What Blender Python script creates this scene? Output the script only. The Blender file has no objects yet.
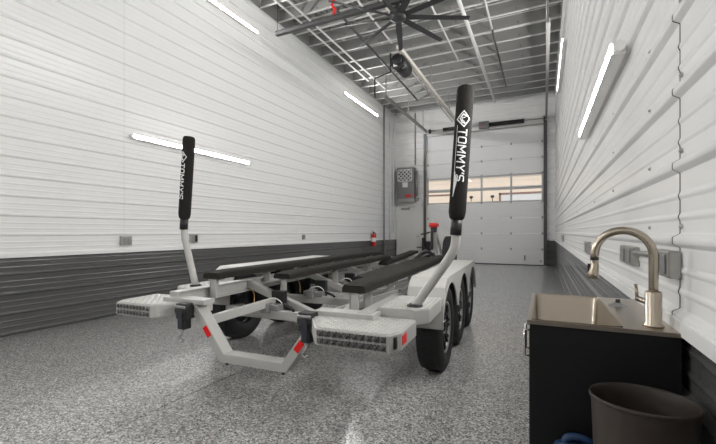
import bpy, math, random
from mathutils import Vector, Matrix
random.seed(7)
S = bpy.context.scene
col = S.collection

# ------------------------------------------------------------------ camera
TH = 0.4492
cam = bpy.data.cameras.new('camera'); co = bpy.data.objects.new('camera', cam); col.objects.link(co)
co.location = (0, 0, 1.2); co.rotation_euler = (math.pi/2, 0, TH)
cam.sensor_width = 36; cam.lens = 385/716*36; cam.shift_y = 10.17/716
cam.clip_start = 0.02; cam.clip_end = 300
S.camera = co
# ------------------------------------------------------------------ world, sun, exposure
w = bpy.data.worlds.new('world'); S.world = w; w.use_nodes = True
wn = w.node_tree.nodes; bg = wn['Background']
sky = wn.new('ShaderNodeTexSky'); sky.sky_type = 'NISHITA'; sky.sun_disc = False
sky.sun_elevation = math.radians(50); sky.sun_rotation = math.radians(200)
w.node_tree.links.new(sky.outputs[0], bg.inputs[0]); bg.inputs[1].default_value = 0.075
sd = bpy.data.lights.new('sun', 'SUN'); sd.energy = .7; sd.angle = 0.05; sd.color = (1, .95, .88)
so = bpy.data.objects.new('sun', sd); col.objects.link(so); so.rotation_euler = (math.radians(38), 0, math.radians(20))
LAMP = 56.0                      # strength of the wall strip lamps
S.cycles.diffuse_bounces = 8; S.cycles.max_bounces = 14
vs = S.view_settings
S.display_settings.display_device = 'sRGB'
vs.view_transform = 'Standard'; vs.look = 'None'; vs.gamma = 1; vs.use_curve_mapping = False
vs.exposure = 1.64

# ------------------------------------------------------------------ room numbers
XL, XR, YB, YF, ZC, ZD = -5.564, 0.377, 15.21, -4.5, 6.36, 0.914
DL, DR, ZT, WB, WT = -4.253, 0.01, 5.0, 2.31, 3.335

# ------------------------------------------------------------------ materials
def mat(name, c, rough=.5, metal=0, spec=.5, coat=0, bump=None):
    m = bpy.data.materials.new(name); m.use_nodes = True
    b = m.node_tree.nodes['Principled BSDF']
    if len(c) == 3: c = (*c, 1)
    b.inputs['Base Color'].default_value = c
    b.inputs['Roughness'].default_value = rough; b.inputs['Metallic'].default_value = metal
    b.inputs['Specular IOR Level'].default_value = spec; b.inputs['Coat Weight'].default_value = coat
    if bump:
        n = m.node_tree.nodes; l = m.node_tree.links
        tc = n.new('ShaderNodeTexCoord'); no = n.new('ShaderNodeTexNoise'); bp = n.new('ShaderNodeBump')
        no.inputs['Scale'].default_value = bump[0]; no.inputs['Detail'].default_value = 4
        bp.inputs['Strength'].default_value = bump[1]; bp.inputs['Distance'].default_value = .01
        l.new(tc.outputs['Object'], no.inputs['Vector']); l.new(no.outputs[0], bp.inputs['Height'])
        l.new(bp.outputs[0], b.inputs['Normal'])
    return m
def vary(m, c1, c2, scale, stretch=(1,1,1), detail=3):
    n = m.node_tree.nodes; l = m.node_tree.links; b = n['Principled BSDF']
    tc = n.new('ShaderNodeTexCoord'); mp = n.new('ShaderNodeMapping'); mp.inputs['Scale'].default_value = stretch
    no = n.new('ShaderNodeTexNoise'); no.inputs['Scale'].default_value = scale; no.inputs['Detail'].default_value = detail
    r = n.new('ShaderNodeValToRGB'); r.color_ramp.elements[0].position = .35; r.color_ramp.elements[1].position = .65
    r.color_ramp.elements[0].color = (*c1, 1); r.color_ramp.elements[1].color = (*c2, 1)
    l.new(tc.outputs['Object'], mp.inputs[0]); l.new(mp.outputs[0], no.inputs['Vector'])
    l.new(no.outputs[0], r.inputs[0]); l.new(r.outputs[0], b.inputs['Base Color'])
    return m
def emit(name, c, s):
    m = bpy.data.materials.new(name); m.use_nodes = True
    b = m.node_tree.nodes['Principled BSDF']; b.inputs['Base Color'].default_value = (.9, .9, .9, 1)
    b.inputs['Emission Color'].default_value = (*c, 1); b.inputs['Emission Strength'].default_value = s
    return m
def floor_mat():
    m = mat('epoxy_flake', (.3, .3, .3), .35, coat=.6, spec=.5); m.node_tree.nodes['Principled BSDF'].inputs['Coat Roughness'].default_value = .16
    n = m.node_tree.nodes; l = m.node_tree.links; b = n['Principled BSDF']
    tc = n.new('ShaderNodeTexCoord')
    v = n.new('ShaderNodeTexVoronoi'); v.inputs['Scale'].default_value = 95
    v2 = n.new('ShaderNodeTexVoronoi'); v2.inputs['Scale'].default_value = 150
    r = n.new('ShaderNodeValToRGB'); r.color_ramp.interpolation = 'CONSTANT'
    e = r.color_ramp.elements
    e[0].position = 0; e[0].color = (.05, .05, .05, 1); e[1].position = .26; e[1].color = (.19, .187, .18, 1)
    for p, g in ((.46, .40), (.66, .57), (.82, .86)):
        x = e.new(p); x.color = (g, g, g*.97, 1)
    sp = n.new('ShaderNodeSeparateColor'); sp2 = n.new('ShaderNodeSeparateColor')
    mx = n.new('ShaderNodeMath'); mx.operation = 'ADD'
    ml = n.new('ShaderNodeMath'); ml.operation = 'MULTIPLY'; ml.inputs[1].default_value = .5
    for t in (v, v2): l.new(tc.outputs['Object'], t.inputs['Vector'])
    l.new(v.outputs['Color'], sp.inputs[0]); l.new(v2.outputs['Color'], sp2.inputs[0])
    l.new(sp.outputs[0], mx.inputs[0]); l.new(sp2.outputs[0], mx.inputs[1]); l.new(mx.outputs[0], ml.inputs[0])
    l.new(ml.outputs[0], r.inputs[0]); l.new(r.outputs[0], b.inputs['Base Color'])
    no = n.new('ShaderNodeTexNoise'); no.inputs['Scale'].default_value = 60; no.inputs['Detail'].default_value = 3
    bp = n.new('ShaderNodeBump'); bp.inputs['Strength'].default_value = .25; bp.inputs['Distance'].default_value = .004
    l.new(tc.outputs['Object'], no.inputs['Vector']); l.new(no.outputs[0], bp.inputs['Height']); l.new(bp.outputs[0], b.inputs['Normal'])
    return m
M = {}
M['wall'] = mat('white_steel_panel', (.87, .87, .862), .27, spec=.5)
M['dado'] = mat('charcoal_steel_panel', (.10, .10, .099), .2, spec=.7)
M['trimw'] = mat('white_trim', (.86, .86, .85), .35)
M['cavity'] = mat('dark_gap', (.03, .03, .03), .9)
M['floor'] = floor_mat()
M['deck'] = mat('galvanised_deck', (.40, .40, .385), .5, .35); vary(M['deck'], (.34, .34, .33), (.46, .46, .44), 2.5)
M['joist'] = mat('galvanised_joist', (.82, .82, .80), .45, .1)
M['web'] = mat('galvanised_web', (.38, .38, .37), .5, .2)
M['white'] = mat('white_powder_coat', (.80, .79, .77), .35)
M['frame'] = mat('trailer_paint', (.475, .467, .445), .38, spec=.5)
M['tread'] = mat('aluminium_tread_plate', (.50, .495, .47), .36, .25)
M['fabric'] = mat('black_carpet', (.022, .020, .018), .95, bump=(300, .6), spec=.2)
M['carpet'] = mat('bunk_carpet', (.030, .027, .024), .95, bump=(300, .6), spec=.2)
M['rubber'] = mat('tyre_rubber', (.016, .016, .017), .75)
M['rim'] = mat('black_alloy', (.02, .02, .022), .35, .6)
M['chrome'] = mat('chrome', (.75, .75, .75), .15, 1)
M['steel'] = mat('brushed_nickel', (.45, .395, .32), .27, 1)
M['sink'] = mat('stainless', (.42, .37, .305), .28, 1); 
M['black'] = mat('black_plastic', (.018, .018, .018), .45)
M['blackmetal'] = mat('black_metal', (.03, .03, .032), .4, .4)
M['cab'] = mat('black_melamine', (.006, .006, .0065), .55, spec=.3)
M['brown'] = mat('brown_plastic', (.034, .025, .019), .5); vary(M['brown'], (.03, .022, .017), (.042, .031, .024), 8)
M['blue'] = mat('blue_plastic', (.012, .04, .11), .35)
M['red'] = mat('red_paint', (.65, .02, .015), .4)
M['reflector'] = mat('red_reflector', (.85, .01, .01), .25)
M['lens'] = mat('dark_led_lens', (.06, .055, .055), .12, coat=.6)
M['graymetal'] = mat('grey_steel', (.33, .33, .325), .4, .5)
M['graybox'] = mat('grey_enclosure', (.21, .21, .21), .5)
M['darkbar'] = mat('dark_bar', (.075, .075, .075), .4, .3)
M['fan'] = mat('fan_black', (.035, .036, .037), .45)
M['door'] = mat('white_door_panel', (.84, .84, .838), .42)
M['mandoor'] = mat('pale_door_paint', (.80, .795, .78), .45)
M['track'] = mat('dark_door_track', (.10, .10, .102), .4, .6)
M['beige'] = mat('beige_beam', (.66, .62, .56), .5)
M['zinc'] = mat('zinc_box', (.42, .41, .39), .35, .7)
M['lamp'] = emit('led_diffuser', (1, .99, .98), LAMP)
M['text'] = mat('white_print', (.85, .85, .85), .6)
M['cream'] = mat('cream_facade', (.80, .64, .47), .9)
M['mullion'] = mat('silver_mullion', (.42, .42, .42), .35, .6)
M['asphalt'] = mat('asphalt', (.2, .2, .2), .9)
M['brownline'] = mat('brown_trim', (.22, .12, .08), .7)
M['hose'] = mat('white_hose', (.75, .75, .72), .5)
M['strapweb'] = mat('navy_webbing', (.035, .038, .048), .8)
M['brass'] = mat('brass', (.5, .3, .12), .35, .8)
g = bpy.data.materials.new('clear_pane'); g.use_nodes = True; M['glass'] = g
gn = g.node_tree.nodes; gl = g.node_tree.links
for x in list(gn): gn.remove(x)
go = gn.new('ShaderNodeOutputMaterial'); gm = gn.new('ShaderNodeMixShader'); gt = gn.new('ShaderNodeBsdfTransparent'); gg = gn.new('ShaderNodeBsdfGlossy')
gg.inputs['Roughness'].default_value = .03; gm.inputs[0].default_value = .03
gl.new(gt.outputs[0], gm.inputs[1]); gl.new(gg.outputs[0], gm.inputs[2]); gl.new(gm.outputs[0], go.inputs[0])

# ------------------------------------------------------------------ mesh helpers
class MB:
    def __init__(s): s.v = []; s.f = []; s.m = []; s.sm = []
    def add(s, vs, fs, mi=0, smooth=False):
        o = len(s.v); s.v += [tuple(x) for x in vs]
        for f in fs: s.f.append([i+o for i in f]); s.m.append(mi); s.sm.append(smooth)
        return s
    def box(s, a, b, mi=0):
        (x0, y0, z0), (x1, y1, z1) = a, b
        if x0 > x1: x0, x1 = x1, x0
        if y0 > y1: y0, y1 = y1, y0
        if z0 > z1: z0, z1 = z1, z0
        vs = [(x0,y0,z0),(x1,y0,z0),(x1,y1,z0),(x0,y1,z0),(x0,y0,z1),(x1,y0,z1),(x1,y1,z1),(x0,y1,z1)]
        return s.add(vs, [(0,3,2,1),(4,5,6,7),(0,1,5,4),(1,2,6,5),(2,3,7,6),(3,0,4,7)], mi)
    def prism(s, poly, axis, a, b, mi=0):
        # poly: list of 2D points; axis 'x': (y,z); 'y': (x,z); 'z': (x,y)
        def P(p, t):
            return {'x': (t, p[0], p[1]), 'y': (p[0], t, p[1]), 'z': (p[0], p[1], t)}[axis]
        n = len(poly); vs = [P(p, a) for p in poly] + [P(p, b) for p in poly]
        fs = [tuple(range(n))[::-1], tuple(range(n, 2*n))] + [(i, (i+1) % n, n+(i+1) % n, n+i) for i in range(n)]
        return s.add(vs, fs, mi)
    def bar(s, p, q, w, h, up=(0, 0, 1), mi=0):
        p, q = Vector(p), Vector(q); d = (q-p).normalized(); u = Vector(up)
        if abs(d.dot(u)) > .98: u = Vector((0, 1, 0))
        r = d.cross(u).normalized(); u = r.cross(d).normalized()
        vs = []
        for c in (p, q):
            for a, b in ((-1,-1), (1,-1), (1,1), (-1,1)): vs.append(c + r*a*w/2 + u*b*h/2)
        return s.add(vs, [(3,2,1,0),(4,5,6,7),(0,1,5,4),(1,2,6,5),(2,3,7,6),(3,0,4,7)], mi)
    def tube(s, pts, r, n=12, mi=0, caps=True, smooth=True):
        pts = [Vector(p) for p in pts]; k = len(pts)
        rr = r if isinstance(r, (list, tuple)) else [r]*k
        vs = []; prev = None
        for i, p in enumerate(pts):
            d = (pts[min(i+1, k-1)] - pts[max(i-1, 0)]).normalized()
            if prev is None:
                a = Vector((0, 0, 1)) if abs(d.z) < .9 else Vector((1, 0, 0))
                x = d.cross(a).normalized()
            else:
                x = (prev - d*prev.dot(d)).normalized()
            prev = x; y = d.cross(x)
            for j in range(n):
                t = 2*math.pi*j/n; vs.append(p + (x*math.cos(t) + y*math.sin(t))*rr[i])
        fs = [(i*n+j, i*n+(j+1) % n, (i+1)*n+(j+1) % n, (i+1)*n+j) for i in range(k-1) for j in range(n)]
        s.add(vs, fs, mi, smooth)
        if caps:
            o = len(s.v)-len(vs)
            s.f.append([o+j for j in range(n)][::-1]); s.m.append(mi); s.sm.append(False)
            s.f.append([o+(k-1)*n+j for j in range(n)]); s.m.append(mi); s.sm.append(False)
        return s
    def lathe(s, prof, c, axis='z', n=24, mi=0, smooth=True, sx=1, sy=1):
        # prof: (radius, height) list
        vs = []
        for r, h in prof:
            for j in range(n):
                t = 2*math.pi*j/n; a, b = r*math.cos(t)*sx, r*math.sin(t)*sy
                o = {'z': (a, b, h), 'x': (h, a, b), 'y': (b, h, a)}[axis]
                vs.append((c[0]+o[0], c[1]+o[1], c[2]+o[2]))
        k = len(prof)
        fs = [(i*n+j, i*n+(j+1) % n, (i+1)*n+(j+1) % n, (i+1)*n+j) for i in range(k-1) for j in range(n)]
        return s.add(vs, fs, mi, smooth)
    def build(s, name, mats, parent=None, bevel=0, auto=False):
        me = bpy.data.meshes.new(name); me.from_pydata(s.v, [], s.f)
        if not isinstance(mats, (list, tuple)): mats = [mats]
        for m in mats: me.materials.append(m)
        me.polygons.foreach_set('material_index', s.m); me.polygons.foreach_set('use_smooth', s.sm)
        me.update()
        import bmesh
        bm = bmesh.new(); bm.from_mesh(me); bmesh.ops.recalc_face_normals(bm, faces=bm.faces); bm.to_mesh(me); bm.free()
        o = bpy.data.objects.new(name, me); col.objects.link(o)
        if parent: o.parent = parent
        if bevel:
            b = o.modifiers.new('bevel', 'BEVEL'); b.width = bevel; b.segments = 2; b.limit_method = 'ANGLE'; b.angle_limit = .6
        return o
def tag(o, label, cat, group=None):
    o['label'] = label; o['category'] = cat
    if group: o['group'] = group
    return o
def thing(name, label, cat, loc=(0, 0, 0), rz=0, group=None):
    o = bpy.data.objects.new(name, None); o.empty_display_size = .1; col.objects.link(o)
    o.location = loc; o.rotation_euler = (0, 0, rz)
    return tag(o, label, cat, group)
def struct(o): o['kind'] = 'structure'; return o
def bez(pts, n=8):
    # catmull-rom through points
    P = [Vector(p) for p in pts]; P = [P[0]*2-P[1]] + P + [P[-1]*2-P[-2]]; out = []
    for i in range(1, len(P)-2):
        a, b, c, d = P[i-1:i+3]
        for k in range(n):
            t = k/n
            out.append(.5*((2*b) + (c-a)*t + (2*a-5*b+4*c-d)*t*t + (3*b-a-3*c+d)*t**3))
    out.append(P[-2]); return out

# ------------------------------------------------------------------ ribbed steel wall panels
PER = .2285
def rib_profile(z0, z1):
    # (z, depth) points from z0 to z1; one high rib and two low ribs per period
    cell = [(0, 0), (.0080, 0), (.0095, 0), (.0120, .0025), (.0205, .0165), (.0240, .0190), (.0400, .0190), (.0435, .0165), (.0520, .0025), (.0550, 0), (.0565, 0)]
    for c in (.104, .169):
        cell += [(c-.0140, 0), (c-.0130, 0), (c-.0095, .0010), (c-.005, .0034), (c, .0042), (c+.005, .0034), (c+.0095, .0010), (c+.013, 0), (c+.014, 0)]
    out = []; k = math.floor(z0/PER)-1
    while k*PER < z1+PER:
        for z, d in cell:
            Z = k*PER+z
            if z0-1e-6 <= Z <= z1+1e-6: out.append((Z, d))
        k += 1
    if out[0][0] > z0+1e-4: out.insert(0, (z0, 0))
    if out[-1][0] < z1-1e-4: out.append((z1, 0))
    return out
def ribs(mb, pos, dirn, a0, a1, z0, z1, axis, mi):
    # strip of profile; axis 'y': wall plane x=pos, running along y from a0 to a1; 'x': wall plane y=pos
    pr = rib_profile(z0, z1); vs = []
    for z, d in pr:
        p = pos + dirn*d
        if axis == 'y': vs += [(p, a0, z), (p, a1, z)]
        else: vs += [(a0, p, z), (a1, p, z)]
    mb.add(vs, [(2*i, 2*i+1, 2*i+3, 2*i+2) for i in range(len(pr)-1)], mi, True)
WM = [M['wall'], M['dado'], M['cavity']]
def side_wall(name, x, dirn, seams, gap=.002):
    mb = MB(); ys = [YF] + seams + [YB]
    for i in range(len(ys)-1):
        a = ys[i] + (gap if i else 0); b = ys[i+1] - (gap if i < len(ys)-2 else 0)
        off = dirn*(.0 if i % 2 else gap*.75)
        ribs(mb, x+off, dirn, a, b, ZD, ZC, 'y', 0)
        ribs(mb, x+off, dirn, a, b, 0, ZD, 'y', 1)
    mb.box((x-dirn*.01, YF, 0), (x-dirn*.12, YB, ZC), 2)
    return struct(mb.build(name, WM))
wl = side_wall('wall_left', XL, 1, [-2.4, 3.61, 9.7], .0006)
wr = side_wall('wall_right', XR, -1, [-1.6, 1.49, 4.55, 9.7])
# rear wall with garage door opening and man door
mb = MB()
HX0, HX1 = DL-.05, DR+.05
for a0, a1, z0, z1 in ((XL, HX0, ZD, ZC), (HX1, XR, ZD, ZC), (HX0, HX1, ZT-.004, ZC)): ribs(mb, YB, -1, a0, a1, z0, z1, 'x', 0)
for a0, a1 in ((XL, HX0), (HX1, XR)): ribs(mb, YB, -1, a0, a1, 0, ZD, 'x', 1)
for a0, a1, z0, z1 in ((XL, HX0, 0, ZC), (HX1, XR, 0, ZC), (HX0, HX1, ZT-.004, ZC)): mb.box((a0, YB+.055, z0), (a1, YB+.16, z1), 2)
wb = struct(mb.build('wall_back', WM))
mb = MB(); ribs(mb, YF, 1, XL, XR, ZD, ZC, 'x', 0); ribs(mb, YF, 1, XL, XR, 0, ZD, 'x', 1)
mb.box((XL, YF-.01, 0), (XR, YF-.12, ZC), 2); struct(mb.build('wall_front', WM))
# trims
def trimbox(n, a, b, m='trimw'):
    return struct(MB().box(a, b).build('trim_%d' % n, M[m], bevel=.002))
trimbox(1, (XL, YF, ZD-.012), (XL+.026, YB, ZD+.03)); trimbox(2, (XR-.026, YF, ZD-.012), (XR, YB, ZD+.03))
trimbox(3, (XL, YB-.03, ZD-.012), (-5.47, YB, ZD+.02)); trimbox(4, (HX1+.12, YB-.03, ZD-.012), (XR, YB, ZD+.02))
# floor in two slabs with a control joint between
mb = MB(); JX = -2.36
mb.box((XL, YF, -.1), (JX-.005, YB, 0)); mb.box((JX+.005, YF, -.1), (XR, YB, 0)); mb.box((XL, YF, -.12), (XR, YB, -.1), 1)
fl = struct(mb.build('floor', [M['floor'], M['cavity']]))
# ceiling: fluted deck, joists as its parts
mb = MB(); xs = []; x = XL
pts = []
while x < XR+.05:
    for dx, dz in ((0, 0), (.05, 0), (.062, .038), (.14, .038), (.152, 0)): pts.append((x+dx, ZC+dz))
    x += .152
vsx = []
for px, pz in pts: vsx += [(px, YF, pz), (px, YB, pz)]
mb.add(vsx, [(2*i, 2*i+1, 2*i+3, 2*i+2) for i in range(len(pts)-1)])
mb.box((XL-.1, YF, ZC+.06), (XR+.1, YB, ZC+.16))
ce = struct(mb.build('ceiling', M['deck']))
JZ0 = ZC-.30
y = 14.95; nj = 0
while y > YF+.3:
    mb = MB()
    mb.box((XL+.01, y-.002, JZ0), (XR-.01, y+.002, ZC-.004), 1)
    mb.box((XL+.01, y-.045, JZ0), (XR-.01, y+.0, JZ0+.006), 0); mb.box((XL+.01, y-.045, ZC-.010), (XR-.01, y, ZC-.004), 0)
    mb.box((XL+.01, y-.045, JZ0), (XR-.01, y-.042, JZ0+.018), 0)
    for k in range(9):      # bolts and punched holes along the web
        bx = XL+.4+k*.66
        mb.lathe([(.0, -.006), (.022, -.006), (.022, 0)], (bx, y-.003, JZ0+.10), 'y', 8, 2)
    mb.build('joist', [M['joist'], M['web'], M['graybox']], ce)
    y -= .64; nj += 1
for lx in (XL+.022, XR-.034): MB().box((lx, YF, JZ0+.004), (lx+.012, YB, ZC-.004)).build('ledger', M['web'], ce)

# ------------------------------------------------------------------ garage door in the back wall
dm = MB(); secs = [0, .58, 1.155, 1.735, WB, 2.825, WT, 3.89, 4.445, ZT]
d1 = None
for i in range(9):
    z0, z1 = secs[i]+.003, secs[i+1]-.003
    if i in (4, 5):
        mb = MB()
        mb.box((DL, YB+.0, z0), (DR, YB+.05, z0+.05)); mb.box((DL, YB, z1-.05), (DR, YB+.05, z1))
        for k in range(5):
            cx = DL+.04+(DR-DL-.08)*k/4
            mb.box((cx-.035, YB-.001, z0), (cx+.035, YB+.05, z1))
        if d1 is None: pass
        o = mb.build('glazed_section', M['mullion'], d1, bevel=.003)
        for k in range(4):
            ca = DL+.04+(DR-DL-.08)*k/4+.03; cb = DL+.04+(DR-DL-.08)*(k+1)/4-.03
            MB().box((ca, YB+.02, z0+.045), (cb, YB+.024, z1-.045)).build('pane', M['glass'], o)
    else:
        mb = MB().box((DL, YB, z0), (DR, YB+.05, z1))
        if d1 is None:
            d1 = struct(mb.build('door_1', M['door'], bevel=.006))
        else: mb.build('door_section', M['door'], d1, bevel=.006)
MB().box((DL, YB-.01, 0), (DR, YB+.05, .03)).build('weather_seal', M['black'], d1)
for i in (1, 2, 3, 4, 5, 6, 7, 8):
    for k in range(5):
        cx = DL+.05+(DR-DL-.1)*k/4
        MB().box((cx-.025, YB-.012, secs[i]-.045), (cx+.025, YB+.002, secs[i]+.045)).tube([(cx-.035, YB-.014, secs[i]), (cx+.035, YB-.014, secs[i])], .012, 8).build('hinge', M['zinc'], d1)
for sx, xx in ((-1, DL), (1, DR)):      # vertical tracks with bracket angle
    mb = MB(); a = xx+sx*.01
    mb.box((a, YB-.10, .02), (a+sx*.09, YB-.004, ZT+.15)); mb.box((a-sx*.02, YB-.10, .02), (a, YB-.085, ZT+.15))
    mb.build('vertical_track', M['track'], d1)
    MB().box((xx-sx*.12, YB-.02, .12), (xx-sx*.07, YB, .2)).build('roller_bracket', M['zinc'], d1)
MB().box((-.68, YB-.012, .15), (-.60, YB, .37)).build('handle_plate', M['white'], d1)['label'] = 'pale plate of the lock handle'
MB().box((-.63, YB-.04, .18), (-.60, YB-.012, .36)).build('lock_handle', M['blue'], d1)['label'] = 'blue lock handle'
MB().box((DL-.02, YB-.06, ZT+.02), (DR+.02, YB-.02, ZT+.07)).build('header_rail', M['zinc'], d1)
# torsion shaft with springs above the door
t = thing('torsion_spring_assembly', 'black torsion springs on a shaft across the wall above the garage door', 'door spring', (-2.13, YB-.16, 5.21))
MB().tube([(-1.95, 0, .02), (2.17, 0, .0)], .014, 10).build('shaft', M['zinc'], t)
MB().tube([(-1.42, 0, .01), (-.60, 0, .0)], .07, 14).build('spring', M['black'], t)
MB().tube([(.30, 0, -.005), (1.50, 0, -.01)], .075, 14).build('spring', M['black'], t)
mb = MB().box((-.06, -.10, -.13), (.30, .08, .12)); mb.build('center_bracket', M['graybox'], t, bevel=.01)
MB().box((.02, -.115, -.05), (.10, -.10, -.02)).build('indicator_light', M['red'], t)
for x in (-1.95, 2.15): MB().lathe([(0, -.03), (.09, -.03), (.09, .03), (0, .03)], (x, 0, 0), 'x', 18).build('cable_drum', M['track'], t)
# horizontal door tracks along the ceiling
def track(name, x, y0, z, label):
    t = thing(name, label, 'door track', (x, y0, z), 0, None)
    L = YB-.05-y0
    MB().box((-.02, 0, -.04), (.02, L, .04)).box((-.02, 0, -.045), (.05, L, -.04)).box((-.02, 0, .04), (.05, L, .045)).build('rail', M['zinc'], t)
    for yy in (.1, L*.5, L-.4): MB().box((-.012, yy-.015, .04), (.012, yy+.015, ZC-.2-z)).build('hanger', M['zinc'], t)
track('door_track', DL-.02, 10.7, 5.25, 'galvanised horizontal door track under the ceiling, beside the left wall')
track('door_track', DR+.06, 8.2, 5.25, 'galvanised horizontal door track under the ceiling, beside the right wall')

# ------------------------------------------------------------------ man door in the back wall
mb = MB().box((-5.45, YB-.03, .01), (-4.44, YB+.0, 2.27)); d2 = struct(mb.build('door_2', M['mandoor'], bevel=.004))
fr = MB()
for a, b in (((-5.53, YB-.045, 0), (-5.45, YB, 2.34)), ((-4.44, YB-.045, 0), (-4.37, YB, 2.34)), ((-5.53, YB-.045, 2.27), (-4.37, YB, 2.34))): fr.box(a, b)
fr.build('door_frame', M['mandoor'], d2, bevel=.004)
mb = MB().box((-5.3, YB-.10, 2.12), (-4.95, YB-.03, 2.2)).bar((-5.0, YB-.11, 2.22), (-4.72, YB-.07, 2.24), .02, .015); mb.build('door_closer', M['graymetal'], d2)
mb = MB().tube([(-4.54, YB-.03, 1.02), (-4.54, YB-.09, 1.02), (-4.67, YB-.09, 1.02)], .013, 8); mb.build('lever_handle', M['zinc'], d2)

# ------------------------------------------------------------------ outside seen through the door lights
b = thing('building', 'cream building across the yard seen through the garage door windows', 'building', (-4, 34, 0))
MB().box((-30, 0, 0), (26, 6, 9)).build('facade', M['cream'], b)
MB().box((-30, -.5, 6.4), (26, 0, 6.7)).build('canopy', M['graymetal'], b)
for zz in (5.0, 5.45, 5.9): MB().box((-30, -.02, zz), (26, 0, zz+.02)).build('siding_joint', M['beige'], b)
MB().box((.82, -.06, .1), (7, 0, 4.30)).build('roller_door', M['beige'], b)
mb = MB().box((.66, -.08, 0), (.82, 0, 4.46)).box((.66, -.08, 4.30), (7, 0, 4.46)); mb.build('door_surround', M['brownline'], b)
MB().box((-30, -.04, 4.42), (-2.4, 0, 4.54)).build('trim_band', M['brownline'], b)
gp = struct(MB().box((-40, YB+.2, -.15), (40, 60, -.02)).build('ground', M['asphalt']))
for xx in (-1.5, .2):
    l = thing('yard_lamp', 'dark lamp on the cream facade, %s of the two behind the door windows' % ('left' if xx < 0 else 'right'), 'lamp', (-4+xx, 33.4, 4.15))
    MB().lathe([(0, .12), (.14, .08), (.16, 0), (.1, -.12), (0, -.14)], (0, 0, 0), 'z', 12).build('lamp_head', M['black'], l)
    MB().tube([(0, 0, -.1), (0, 0, -4.17)], .03, 8).build('lamp_post', M['blackmetal'], l)

# ------------------------------------------------------------------ wall strip lamps
def strip(x, dirn, y0, y1, z, label):
    t = thing('strip_light', label, 'light', (x, (y0+y1)/2, z), 0, None)
    h = (y1-y0)/2
    MB().box((0, -h, -.03), (dirn*.055, h, .03)).build('housing', M['white'], t, bevel=.004)
    MB().add([(dirn*.056, -h+.012, -.026), (dirn*.056, h-.012, -.026), (dirn*.056, h-.012, .026), (dirn*.056, -h+.012, .026)], [(0, 1, 2, 3)]).build('diffuser', M['lamp'], t)
    lp = MB()
    for zz in (-.030, .027): lp.box((dirn*.05, -h, zz), (dirn*.0625, h, zz+.003))
    lp.build('lip', M['white'], t)
    MB().tube([(dirn*.03, -h-.03, 0), (dirn*.03, -h, 0)], .025, 12).build('end_cap', M['trimw'], t)
    return t
xl, xr = XL+.02, XR-.02
strip(xl, 1, 3.70, 6.20, 2.63, 'LED strip light low on the left wall, passing behind the left guide pole')
strip(xl, 1, 4.00, 6.47, 5.45, 'LED strip light high on the left wall, cut by the top of the photo')
strip(xl, 1, 10.46, 13.05, 5.47, 'LED strip light high on the left wall, nearest the back wall')
strip(xr, -1, 2.22, 4.14, 2.09, 'LED strip light low on the right wall above the sink')
strip(xr, -1, 7.7, 10.5, 4.6, 'LED strip light high on the right wall, far end near the ceiling')
strip(xl, 1, -2.6, -.1, 5.45, 'added unseen LED strip light high on the left wall beside the camera')  # added lamp, continues the upper row out of view for even brightness
strip(xl, 1, -2.6, -.1, 2.63, 'added unseen LED strip light low on the left wall beside the camera')  # extra lamp out of view, added to brighten the near end
strip(xr, -1, -3.4, -.9, 4.6, 'added unseen LED strip light high on the right wall beside the camera')  # added out of view, brightens the near left wall

strip(xr, -1, 4.0, 6.47, 5.45, 'added LED strip light high on the right wall out of the frame')  # assumed lamp, added for bright lines on the left dado ribs
# ------------------------------------------------------------------ boat trailer
PSI = math.radians(3.2); TO = (-1.93, 2.05, 0)
T = thing('boat_trailer', 'pale grey triple axle boat trailer with black carpeted bunks and two padded guide poles', 'trailer', TO, PSI)
F = M['frame']
# main rails, bending in to the tongue
for sx in (-1, 1):
    mb = MB(); rx = .86; rz = .60 if sx > 0 else .64; pts = [(sx*rx, .25, rz), (sx*rx, 4.5, rz), (sx*.06, 6.6, .635)]
    for p, q in zip(pts, pts[1:]):
        mb.bar(p, q, .035, .115)                                   # web
        mb.bar((p[0], p[1], p[2]+.055), (q[0], q[1], q[2]+.055), .10, .012); mb.bar((p[0], p[1], p[2]-.055), (q[0], q[1], q[2]-.055), .10, .012)
    mb.box((sx*(rx-.05), .245, rz-.06), (sx*(rx+.05), .255, rz+.06))
    mb.build('main_rail', F, T, bevel=.003)
MB().bar((0, 6.3, .62), (0, 8.2, .62), .10, .10).build('tongue', F, T, bevel=.004)
mb = MB().tube([(0, 8.2, .62), (0, 8.42, .62)], [.045, .05], 12).box((-.05, 8.34, .56), (.05, 8.5, .64)); mb.build('coupler', M['graymetal'], T)
# dropped rear crossmember
def polybar(pts, wy, hz):
    # thick band in the xz plane with mitred joints, wy wide in y
    mb = MB(); P = [Vector((p[0], p[2])) for p in pts]; y = pts[0][1]; up = []; lo = []
    for i, p in enumerate(P):
        a = (P[i]-P[i-1]).normalized() if i else (P[1]-P[0]).normalized()
        b = (P[i+1]-P[i]).normalized() if i < len(P)-1 else a
        t = (a+b).normalized(); n = Vector((-t.y, t.x)); k = hz/2/max(.3, n.dot(Vector((-a.y, a.x))))
        up.append(p+n*k); lo.append(p-n*k)
    n = len(P); vs = []
    for yy in (y-wy/2, y+wy/2):
        vs += [(q.x, yy, q.y) for q in up] + [(q.x, yy, q.y) for q in lo]
    f = []; m2 = 2*n
    for i in range(n-1):
        f += [(i, i+1, n+i+1, n+i), (m2+i, m2+n+i, m2+n+i+1, m2+i+1), (i, m2+i, m2+i+1, i+1), (n+i, n+i+1, m2+n+i+1, m2+n+i)]
    f += [(0, n, m2+n, m2), (n-1, m2+n-1, m2+2*n-1, 2*n-1)]
    return mb.add(vs, f)
dc = polybar([(-.70, .27, .618), (-.635, .27, .618), (-.325, .27, .215), (.245, .27, .215), (.54, .27, .618), (.62, .27, .618)], .11, .07).build('dropped_crossmember', F, T, bevel=.006)
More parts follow.
